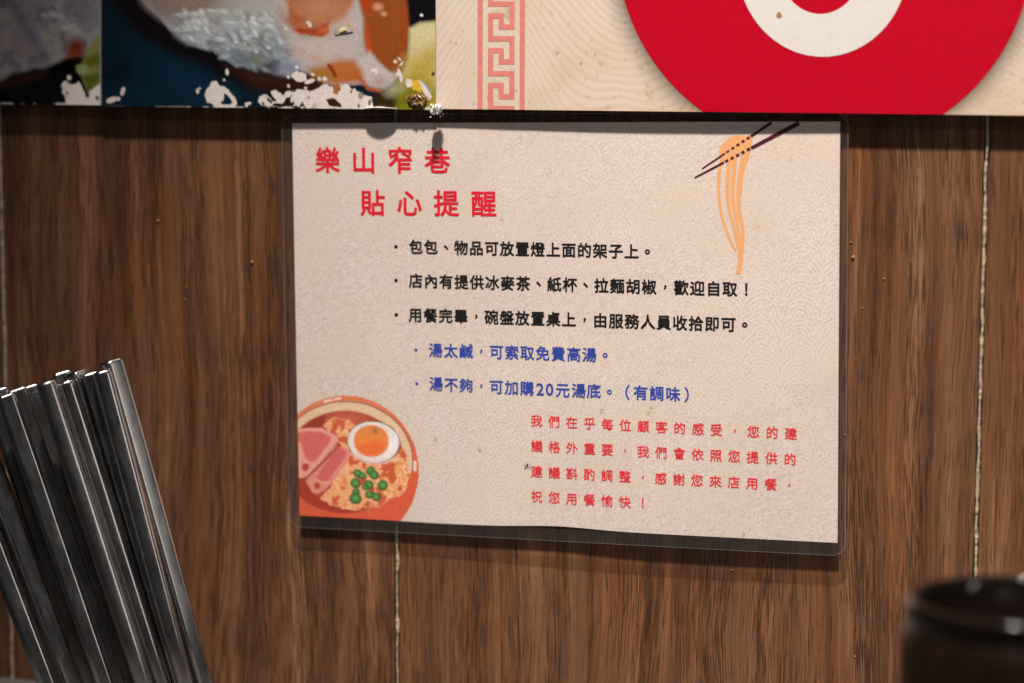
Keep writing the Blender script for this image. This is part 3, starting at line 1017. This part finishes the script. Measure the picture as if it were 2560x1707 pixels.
I_red = ink('red_ink', (196, 14, 44)); I_black = ink('black_ink', (14, 11, 13), .06)
I_blue = ink('blue_ink', (36, 62, 150)); I_red2 = ink('small_red_ink', (204, 40, 56), .2)
pxmm = 1 / 6.62
lettering('heading_line', row('樂山窄巷', (818.8, 401.5), (1093.3, 402.5)), 68 * pxmm, I_red, .023)
lettering('heading_line', row('貼心提醒', (932, 508), (1209.6, 510)), 68 * pxmm, I_red, .023)
EM = 37.5 * pxmm


def punct(items, dx=0.0):
    return items


lettering('black_text_line', row('包包、物品可放置燈上面的架子上。', (1039.8, 618), (1579, 629.5), 14), EM, I_black, .028)
lettering('black_text_line', row('店內有提供冰麥茶、紙杯、拉麵胡椒，歡迎自取！', (1039.8, 703), (1824.8, 723.5), 20), EM, I_black, .028)
lettering('black_text_line', row('用餐完畢，碗盤放置桌上，由服務人員收拾即可。', (1038.8, 788.4), (1821, 812), 20), EM, I_black, .028)
lettering('blue_text_line', row('湯太鹹，可索取免費高湯。', (1089.3, 874), (1473.6, 885.5), 10), EM, I_blue, .022)
line5 = row('湯不夠，可加購', (1090.6, 958.5), (1317.4, 969.5))
for ch, x, y in (('2', 1350.5, 971.5), ('0', 1374, 972.3), ('元', 1406.5, 974), ('湯', 1447, 975), ('底', 1484.6, 976), ('。', 1523.6, 978.5), ('（', 1568.6, 979.2), ('有', 1602, 980.3), ('調', 1642, 982), ('味', 1682.5, 983.8), ('）', 1717, 984.8)):
    line5.append((ch,) + sheet_ab(x, y))
lettering('blue_text_line', line5, EM, I_blue, .022)
EMS = 31 * pxmm
for txt, p0, p1 in (('我們在乎每位顧客的感受，您的建', (1341.3, 1050.3), (1977.2, 1082.5)), ('議格外重要，我們會依照您提供的', (1342.2, 1113.5), (1975, 1146.3)),
                    ('建議斟酌調整，感謝您來店用餐，', (1342, 1177.5), (1973.5, 1211.5)), ('祝您用餐愉快！', (1342, 1240), (1606.7, 1256))):
    lettering('small_red_text_line', row(txt, p0, p1), EMS, I_red2, .017)
bul = lambda x, y: ('•',) + sheet_ab(x, y)


def dots(name, pts, r, mat):
    V = []; F = []
    for x, y in pts:
        a, b = sheet_ab(x, y); i0 = len(V)
        for t in np.linspace(0, 2 * math.pi, 14, endpoint=False):
            V.append(on_sheet(a + r * math.cos(t), b + r * math.sin(t), .06))
        F.append(tuple(range(i0, i0 + 14)))
    return mesh_obj(name, V, F, mat, notice)


dots('bullet', [(990, 617.8)], .72, I_black); dots('bullet', [(990.5, 702)], .72, I_black); dots('bullet', [(991, 788)], .72, I_black)
dots('bullet', [(1040, 873.4)], .62, I_blue); dots('bullet', [(1042, 957.6)], .62, I_blue)

# printed chopsticks lifting noodles ------------------------------
I_maroon = ink('maroon_ink', (70, 12, 34), .05); I_noodle = ink('noodle_orange_ink', (212, 148, 88), .9)


def ribbon(name, strokes, mat, off):
    V = []; F = []
    for pts, w in strokes:
        ab = np.array([sheet_ab(*q) for q in pts])
        n = 26
        t = np.linspace(0, len(ab) - 1, n)
        # Catmull-Rom through the points
        def cr_(q, s):
            i = min(int(s), len(q) - 2); f = s - i
            p0 = q[max(i - 1, 0)]; p1 = q[i]; p2 = q[i + 1]; p3 = q[min(i + 2, len(q) - 1)]
            return .5 * ((2 * p1) + (p2 - p0) * f + (2 * p0 - 5 * p1 + 4 * p2 - p3) * f * f + (3 * p1 - p0 - 3 * p2 + p3) * f ** 3)
        c = np.array([cr_(ab, s) for s in t])
        d = np.gradient(c, axis=0); d /= np.linalg.norm(d, axis=1)[:, None]
        nn = np.stack([-d[:, 1], d[:, 0]], 1)
        ww = np.interp(np.linspace(0, 1, n), np.linspace(0, 1, len(w)), w) * pxmm / 2
        i0 = len(V)
        for k in range(n):
            V.append(on_sheet(*(c[k] + nn[k] * ww[k]), off)); V.append(on_sheet(*(c[k] - nn[k] * ww[k]), off))
        for k in range(n - 1):
            F.append((i0 + 2 * k, i0 + 2 * k + 1, i0 + 2 * k + 3, i0 + 2 * k + 2))
        off += .004
    return mesh_obj(name, V, F, mat, notice)


q4 = lambda X, Y: (1400 + X / 3.095, 280 + Y / 3.095)
ribbon('noodle_drawing', [
    ([q4(1290, 300), q4(1240, 420), q4(1228, 600), q4(1250, 800), q4(1310, 980), q4(1360, 1080)], (10, 8, 7, 5)),
    ([q4(1320, 250), q4(1300, 480), q4(1295, 620), q4(1310, 760), q4(1350, 930), q4(1378, 1060)], (11, 10, 8, 6)),
    ([q4(1360, 230), q4(1345, 450), q4(1335, 640), q4(1360, 820), q4(1385, 980), q4(1385, 1130)], (13, 11, 9, 7)),
    ([q4(1440, 190), q4(1415, 400), q4(1385, 560), q4(1385, 760), q4(1415, 930), q4(1400, 1120), q4(1380, 1255)], (20, 13, 10, 9, 13)),
    ([q4(1470, 190), q4(1450, 330), q4(1410, 480), q4(1400, 640)], (13, 11, 7, 4)),
    ([q4(1400, 190), q4(1330, 230), q4(1270, 300), q4(1245, 340)], (8, 22, 26, 10)),
    ([q4(1470, 200), q4(1400, 260), q4(1330, 330), q4(1260, 370)], (14, 26, 26, 8)),
], I_noodle, .05)


def dashed(p0, p1, w0, w1, g0, g1, nd):
    """solid stick outside the fractions g0..g1, dashes inside"""
    P = lambda t: (p0[0] + (p1[0] - p0[0]) * t, p0[1] + (p1[1] - p0[1]) * t)
    Wd = lambda t: w0 + (w1 - w0) * t
    out = [([P(0), P(g0)], (Wd(0), Wd(g0))), ([P(g1), P(1)], (Wd(g1), Wd(1)))]
    for k in range(nd):
        a = g0 + (g1 - g0) * (k + .25) / nd; b = g0 + (g1 - g0) * (k + .8) / nd
        out.append(([P(a), P(b)], (Wd(a), Wd(b))))
    return out


ribbon('chopstick_drawing', dashed(q4(1100, 441), q4(1636, 86), 3.2, 7.5, .33, .70, 5), I_maroon, .10)
ribbon('chopstick_drawing', dashed(q4(1042, 512), q4(1850, 88), 3.6, 11, .28, .54, 5), I_maroon, .10)

# bowl of noodles printed in the corner ---------------------------
bx = lambda x: (x - 740) * 4.612
by = lambda y: (y - 970) * 4.612


def paint_bowl(X, Y):
    p = Painter(X, Y, (222, 96, 62))
    p.poly([(-300, -100), (1500, -100), (1500, 420), (-300, 420)], (226, 128, 92), 500, op=.8)
    p.poly([(-300, 1150), (1100, 1150), (1500, 900), (1500, 1700), (-300, 1700)], (216, 82, 48), 200)
    # white glints on the rim
    p.stroke([(330, 152), (410, 130)], 26, (244, 214, 204), 8); p.stroke([(445, 122), (512, 112)], 26, (244, 214, 204), 8)
    p.stroke([(1372, 850), (1372, 935)], 36, (240, 214, 206), 10)
    p.stroke([(245, 1370), (330, 1420), (470, 1455)], 34, (240, 196, 178), 12)
    p.poly([(-50, 1400), (60, 1420), (130, 1500), (-50, 1520)], (226, 200, 184), 16)
    # cream inner wall
    p.ell(575, 835, 775, 690, (70, 40, 36), 0, 5)
    p.ell(572, 838, 770, 684, (230, 196, 164), 0, 5)
    p.ell(560, 845, 690, 590, (178, 70, 46), 0, 8)
    p.poly([(-100, 520), (40, 480), (200, 355), (340, 300), (320, 430), (60, 520), (-100, 580)], (150, 34, 14), 30)
    p.ell(600, 380, 220, 110, (198, 92, 66), 0, 80, .7)
    p.poly([(-100, 1010), (100, 1030), (200, 1190), (400, 1320), (620, 1400), (900, 1380), (1150, 1220), (1330, 1000), (1350, 1250), (1000, 1450), (400, 1450), (-100, 1250)], (166, 36, 14), 26)
    # lower rim returns over the soup
    ring = np.hypot((X - 560) / 700, (Y - 845) / 590)
    p.mix(np.clip((ring - 1.0) * 120, 0, 1) * (Y > 1000), (218, 84, 50))
    # noodles: swirling ribbons
    nm = sd_poly(X, Y, [(290, 420), (420, 350), (560, 345), (680, 420), (900, 860), (1180, 700), (1270, 690), (1310, 1000), (1280, 1120), (1200, 1230), (1050, 1300), (940, 1370), (780, 1390), (600, 1400), (420, 1330), (260, 1270), (400, 1120), (480, 900), (600, 800), (480, 600)])
    nm = nm + (fbm(X, Y, 70, 3, 2) - .5) * 70
    w1 = fbm(X, Y, 190, 2, 5) * 9 + fbm(X, Y, 60, 2, 7) * 2.2
    s = .5 + .5 * np.sin(w1 * 2 * math.pi)
    nc = lin((232, 140, 84)) * (1 - s[..., None]) + lin((246, 196, 146)) * s[..., None]
    p.mix(.5 - nm / 12, nc)
    gap = fbm(X, Y, 95, 3, 9)
    p.mix((.5 - nm / 12) * np.clip((gap - .58) * 10, 0, 1) * .45, (206, 84, 42))
    # ham slices
    p.poly([(-60, 480), (150, 450), (300, 455), (470, 540), (490, 590), (440, 690), (130, 1010), (70, 1030), (-60, 1030)], (234, 160, 146), 10, 4, 30)
    p.poly([(-60, 520), (160, 490), (300, 500), (400, 560), (390, 620), (230, 830), (170, 850), (110, 800), (60, 640), (-60, 560)], (214, 100, 98), 24, 6, 40)
    p.ell(108, 905, 42, 46, (186, 48, 62), 20, 14)
    p.stroke([(310, 462), (470, 540), (492, 590)], 5, (140, 70, 60), 5, .7)
    p.poly([(530, 660), (630, 720), (600, 830), (420, 1080), (330, 1170), (240, 1220), (180, 1190), (110, 1060), (300, 880)], (226, 142, 128), 10, 4, 30)
    p.poly([(490, 675), (590, 730), (560, 800), (370, 1060), (330, 1075), (230, 1030), (290, 930)], (212, 96, 98), 18, 5, 40)
    p.stroke([(470, 620), (300, 840), (130, 1010)], 7, (132, 40, 44), 8, .7)
    p.stroke([(215, 1045), (290, 1085), (380, 1085)], 16, (238, 168, 152), 14, .8)
    p.ell(245, 1120, 36, 40, (190, 58, 58), 20, 16)
    # egg
    p.ell(897, 619, 309, 246, (60, 46, 44), 8, 5)
    p.ell(893, 616, 297, 234, (238, 226, 222), 8, 6)
    p.ell(1110, 640, 60, 130, (248, 244, 244), 20, 50, .8)
    p.poly([(640, 730), (800, 830), (1000, 850), (1150, 780), (1050, 870), (820, 870), (660, 790)], (236, 196, 182), 24, op=.8)
    p.ell(868, 604, 202, 183, (216, 150, 112), 8, 8)
    p.ell(868, 602, 194, 175, (240, 134, 58), 8, 14)
    p.ell(880, 690, 150, 78, (238, 104, 38), -8, 60, .9)
    p.ell(900, 490, 120, 50, (226, 140, 74), 0, 50, .7)
    p.ell(915, 488, 32, 40, (150, 96, 44), 20, 40, .7)
    p.stroke([(780, 690), (830, 712), (910, 700)], 12, (246, 140, 72), 12, .8)
    # scallion rings
    for cx, cy, r, ir in ((712, 978, 52, 18), (768, 1005, 46, 16), (862, 950, 58, 22), (900, 995, 56, 18), (685, 1088, 62, 26), (835, 1115, 62, 26), (1000, 1115, 64, 26), (690, 1190, 46, 16), (688, 1265, 72, 26), (845, 1222, 50, 18), (925, 1245, 56, 22), (800, 1140, 40, 14)):
        p.ell(cx, cy, r, r * .92, (28, 82, 26), 20, 10, 1, 6, 40)
        p.ell(cx - 3, cy - 4, r * .72, r * .62, (62, 140, 56), 20, 16, .9)
        p.ell(cx, cy, ir, ir * .6, (122, 168, 92), -40, 10, .6)
    gr = fbm(X, Y, 26, 2, 17)
    p.c *= (0.9 + .2 * gr)[..., None]
    return p.c * .98 + lin((214, 190, 170)) * .07


step = 0.34
as_ = np.arange(-W / 2 + .02, sheet_ab(1062, 1200)[0], step)
bs_ = np.arange(sheet_ab(900, 978)[1], -H / 2 - 0.5, -step)
bs_[-1] = -H / 2 - 0.0
A, B = np.meshgrid(as_, bs_)
P3 = np.array([[on_sheet(a, b + (cut_edge(a / W + .5) * max(0, (.5 - b / H - .9) / .1)), .05) for a in as_] for b in bs_])
PX, PY = to_px(P3)
X, Y = bx(PX), by(PY)
inside = np.hypot((X - 570) / 850, (Y - 950) / 875) < 1.0
idx = -np.ones(A.shape, int)
faces = grid_faces(len(as_), len(bs_))
keep = inside.ravel()[faces].all(1)
faces = faces[keep]
used = np.unique(faces)
remap = -np.ones(A.size, int); remap[used] = np.arange(len(used))
me = bpy.data.meshes.new('bowl_drawing')
me.from_pydata((P3.reshape(-1, 3)[used] * MM).tolist(), [], remap[faces].tolist())
set_colors(me, paint_bowl(X, Y).reshape(-1, 3)[used])
me.materials.append(M_art)
bowl_o = bpy.data.objects.new('bowl_drawing', me); COL.objects.link(bowl_o); bowl_o.parent = notice

# stains and crumbs on the notice
M_stain = simple('grease_stain', (0.68, 0.52, 0.32), 0.4, noise=0.3, nscale=0.8)
M_crumb = simple('brown_crumb', (0.22, 0.12, 0.035), 0.6, noise=0.5, nscale=1.5)
for x, y, r in ((1255, 549, 1.0), (1621, 1028, 1.2), (1506, 1025, 1.4), (1200, 1122, 1.2), (1858, 1333, 1.0), (1628, 1016, .8), (1088, 1095, .9), (1976, 397, .9)):
    a, b = sheet_ab(x, y); V = []
    for k in range(12):
        t = k * math.pi / 6; rr = r * rnd.uniform(.55, 1.05)
        V.append(on_sheet(a + rr * .8 * math.cos(t), b + rr * math.sin(t), .08))
    mesh_obj('grease_spot', V, [tuple(range(12))], M_stain, notice)

# laminate pouch --------------------------------------------------
ml, mr, mt, mb, rad = 4.3, 2.9, 3.3, 4.7, 5.0


def outline(inset=0.0, n=10):
    x0, x1, z0, z1 = -W / 2 - ml + inset, W / 2 + mr - inset, -H / 2 - mb + inset, H / 2 + mt - inset
    r = rad - inset * .6
    pts = []
    for cx, cz, t0 in ((x1 - r, z1 - r, 0), (x0 + r, z1 - r, 90), (x0 + r, z0 + r, 180), (x1 - r, z0 + r, 270)):
        for k in range(n + 1):
            t = math.radians(t0 + 90 * k / n)
            pts.append((cx + r * math.cos(t), cz + r * math.sin(t)))
    return pts


def dense(pts, d=3.0):
    out = []
    for i in range(len(pts)):
        a = np.array(pts[i]); b = np.array(pts[(i + 1) % len(pts)])
        n = max(1, int(np.linalg.norm(b - a) / d))
        for k in range(n): out.append(tuple(a + (b - a) * k / n))
    return out


# film over the paper (a grid) and the sealed margin (ring between paper edge and outline)
NU2, NV2 = 43, 31
V = [on_sheet(W * (i / (NU2 - 1) - .5), H * (.5 - j / (NV2 - 1)), .30 + .12 * math.sin(i * .9 + j * .5) * math.sin(j * .8)) for j in range(NV2) for i in range(NU2)]
mesh_obj('clear_film', V, grid_faces(NU2, NV2).tolist(), M_film, notice, smooth=True)
ol = dense(outline())
def inner_pt(a, b):
    return (min(max(a, -W / 2), W / 2), min(max(b, -H / 2), H / 2))
V = []; F = []
for (a, b) in ol:
    ia, ib = inner_pt(a, b)
    V.append(on_sheet(ia, ib, .30)); V.append(on_sheet((a + ia) / 2, (b + ib) / 2, .05)); V.append(on_sheet(a, b, -.05))
n = len(ol)
for k in range(n):
    k2 = (k + 1) % n
    for j in (0, 1):
        F.append((3 * k + j, 3 * k + j + 1, 3 * k2 + j + 1, 3 * k2 + j))
mesh_obj('sealed_margin', V, F, M_margin, notice, smooth=True)
V = []; F = []
ol2 = dense(outline(.15))
for (a, b), (c, d) in zip(ol, [min(ol2, key=lambda q: (q[0] - o[0]) ** 2 + (q[1] - o[1]) ** 2) for o in ol]):
    V.append(on_sheet(a, b, .06)); V.append(on_sheet(c, d, .10)); V.append(on_sheet(a, b, -.16))
for k in range(n):
    k2 = (k + 1) % n
    F.append((3 * k, 3 * k + 1, 3 * k2 + 1, 3 * k2)); F.append((3 * k + 2, 3 * k, 3 * k2, 3 * k2 + 2))
mesh_obj('cut_edge', V, F, M_filmedge, notice)

# crumbs stuck to the wall
V = []; F = []


def blob(c, r):
    i0 = len(V)
    bm = bmesh.new(); bmesh.ops.create_icosphere(bm, subdivisions=1, radius=1)
    for q in bm.verts:
        k = rnd.uniform(.6, 1.15)
        V.append((c[0] + q.co.x * r * k, c[1] + q.co.y * r * .6 * k, c[2] + q.co.z * r * k))
    bm.verts.ensure_lookup_table()
    for f_ in bm.faces: F.append(tuple(i0 + w.index for w in f_.verts))
    bm.free()


for x, y, r in ((396, 553, .75), (630, 657, .8), (462, 750, .6), (466, 718, .4), (231, 552, .5), (2133, 645, .9), (2128, 607, .5), (2113, 1086, .7), (1831, 1425, .5), (1495, 1352, .5), (1303, 1335, .4), (2210, 698, .45), (2155, 772, .4), (2138, 1640, .5)):
    blob(at(x, y, -.1), r)
crumbs = mesh_obj('crumbs', V, F, M_crumb, smooth=True)
tag(crumbs, 'tiny orange brown food crumbs stuck on the wooden wall', 'crumbs', kind='stuff')
V = []; F = []
for x, y, r in ((1319, 1158, .55), (1314, 1162, .4), (1326, 1161, .35)):
    a, b = sheet_ab(x, y); blob(on_sheet(a, b, .45), r)
cr2 = mesh_obj('crumb', V, F, M_crumb, notice, smooth=True)

# ------------------------------------------------------------------ steel chopsticks
def stick_mesh(w, L, rad_):
    """rounded square bar along +Z, head at the top, a little thinner at the foot"""
    prof = []
    for cx, cy, t0 in ((1, 1, 0), (-1, 1, 90), (-1, -1, 180), (1, -1, 270)):
        for k in range(6):
            t = math.radians(t0 + 90 * k / 5)
            prof.append((cx, cy, math.cos(t), math.sin(t)))
    N = len(prof)

    def ringp(half, r, z):
        return [(cx * (half - r) + r * c, cy * (half - r) + r * s, z) for cx, cy, c, s in prof]
    h = w / 2
    rings = [(h * .80, rad_ * .8, 0.0), (h * .86, rad_ * .85, L * .3), (h, rad_, L * .8), (h, rad_, L - 1.5), (h - .12, rad_, L - .8), (h - .42, rad_, L - .28), (h - .85, rad_, L - .04), (h - 1.3, rad_, L)]
    V = []; F = []
    for hh, r, z in rings: V += ringp(hh, min(r, hh * .95), z)
    for k in range(len(rings) - 1):
        for j in range(N):
            a, b = k * N + j, k * N + (j + 1) % N
            F.append((a, b, b + N, a + N))
    F.append(tuple(range(N))[::-1]); F.append(tuple(range((len(rings) - 1) * N, len(rings) * N)))
    return V, F


STICKS = [  # top px, bottom px (y=1707), depth y, width mm, corner radius, roll deg, pitted, label
    ((115, 953), (360, 1707), -78, 7.9, 3.2, 4, 1, 'front steel chopstick with a pitted matt face, in the middle of the bundle'),
    ((13, 985), (262, 1707), -78, 7.3, 1.9, 3, 0, 'dark smooth steel chopstick left of the pitted one, bright edge'),
    ((40, 970), (293, 1707), -68, 7.4, 1.2, 2, 0, 'steel chopstick showing as a sliver just left of the pitted one'),
    ((72, 962), (324, 1707), -60, 6.6, 1.0, 5, 0, 'steel chopstick in dark shadow behind the pitted one'),
    ((163, 951), (404, 1707), -72, 7.0, 2.6, 3, 0, 'steel chopstick with soft shine leaning right of the pitted one'),
    ((152, 928), (396, 1707), -60, 7.0, 1.0, 8, 0, 'taller steel chopstick rising behind the pitted one'),
    ((190, 927), (428, 1707), -63, 6.6, 1.2, 38, 0, 'thin edge of steel chopstick beside the dark gap in the bundle'),
    ((224, 930), (450, 1707), -66, 6.0, .9, 6, 0, 'short looking steel chopstick in shadow left of the brightest edge'),
    ((254, 925), (462, 1707), -70, 7.2, 2.5, 5, 0, 'steel chopstick with the brightest edge near the right of the bundle'),
    ((277, 899), (506, 1707), -60, 8.1, 2.4, 23, 0, 'tallest steel chopstick at the right end of the bundle'),
    ((-150, 1012), (118, 1707), -80, 8.0, 2.3, 2, 0, 'outermost steel chopstick at the left end of the bundle'),
    ((-86, 1000), (184, 1707), -72, 8.6, 2.4, 5, 0, 'second steel chopstick in from the left end of the bundle'),
    ((-12, 972), (216, 1707), -62, 9.0, 1.2, 5, 0, 'steel chopstick behind the two leftmost ones, only its end and a sliver showing'),
    ((-112, 992), (152, 1707), -63, 8.0, 1.2, 3, 0, 'steel chopstick in the dark gap right of the outermost left one'),
]
for k, (tp, bp_, yd, w, rd, roll, pit, lab) in enumerate(STICKS):
    T = at(tp[0], tp[1], yd); Bt = at(bp_[0], bp_[1], yd - 2)
    d = Bt - T; s = (Z_TABLE + 1.2 - T[2]) / d[2]
    foot = T + d * s; L = np.linalg.norm(T - foot)
    V, F = stick_mesh(w, L, rd)
    o = mesh_obj('steel_chopstick', V, F, M_steelpit if pit else M_steel)
    me = o.data
    me.polygons.foreach_set('use_smooth', [True] * len(me.polygons))
    zax = Vector(T - foot).normalized()
    toward = Vector(CAM - T).normalized()
    yax = -(toward - zax * toward.dot(zax)).normalized()
    xax = yax.cross(zax)
    R = Matrix((xax, yax, zax)).transposed() @ Matrix.Rotation(math.radians(roll), 3, 'Z')
    o.matrix_world = Matrix.Translation(Vector(foot) * MM) @ R.to_4x4()
    md = o.modifiers.new('edge_normals', 'WEIGHTED_NORMAL'); md.keep_sharp = True
    tag(o, lab, 'chopstick', 'steel chopsticks standing at the left')

# ------------------------------------------------------------------ dark jar close to the camera
JR = at(2550, 1495, -215)
JS = 0.905
rimz = JR[2]
jar = empty('dark_jar', (JR[0], JR[1], Z_TABLE))
tag(jar, 'blurred dark brown round jar with shiny rim at lower right', 'jar')
M_jar = simple('dark_brown_lacquer', (0.014, 0.007, 0.004), 0.3, spec=0.3, noise=0.3, nscale=0.1)
M_rim = simple('worn_jar_rim', (0.006, 0.004, 0.003), 0.12, spec=0.35, noise=0.3, nscale=0.1)
M_fill = simple('dark_sauce', (0.010, 0.006, 0.005), 0.12)


def lathe(name, prof, mat, parent, n=72, closed=False):
    V = []; F = []
    for r, z in prof:
        for k in range(n):
            t = 2 * math.pi * k / n
            V.append((JS * r * math.cos(t), JS * r * math.sin(t), z))
    for j in range(len(prof) - 1):
        for k in range(n):
            a, b = j * n + k, j * n + (k + 1) % n
            F.append((a, b, b + n, a + n))
    o = mesh_obj(name, V, F, mat, None, smooth=True)
    o.parent = parent
    return o


hz = rimz - Z_TABLE
lathe('jar_body', [(0.01, 0), (33, 0), (35.0, 2), (35.6, 20), (34.8, hz - 12), (33.4, hz - 7.5), (32.6, hz - 6.2)], M_jar, jar)
lathe('jar_rim', [(32.6, hz - 6.2), (33.2, hz - 5.6), (33.4, hz - 3.2), (33.0, hz - .6), (32.2, hz), (30.6, hz), (29.8, hz - .7), (29.4, hz - 4)], M_rim, jar)
lathe('jar_inside', [(29.4, hz - 4), (29.2, hz - 14), (28.5, hz - 16), (0.01, hz - 16)], M_fill, jar)
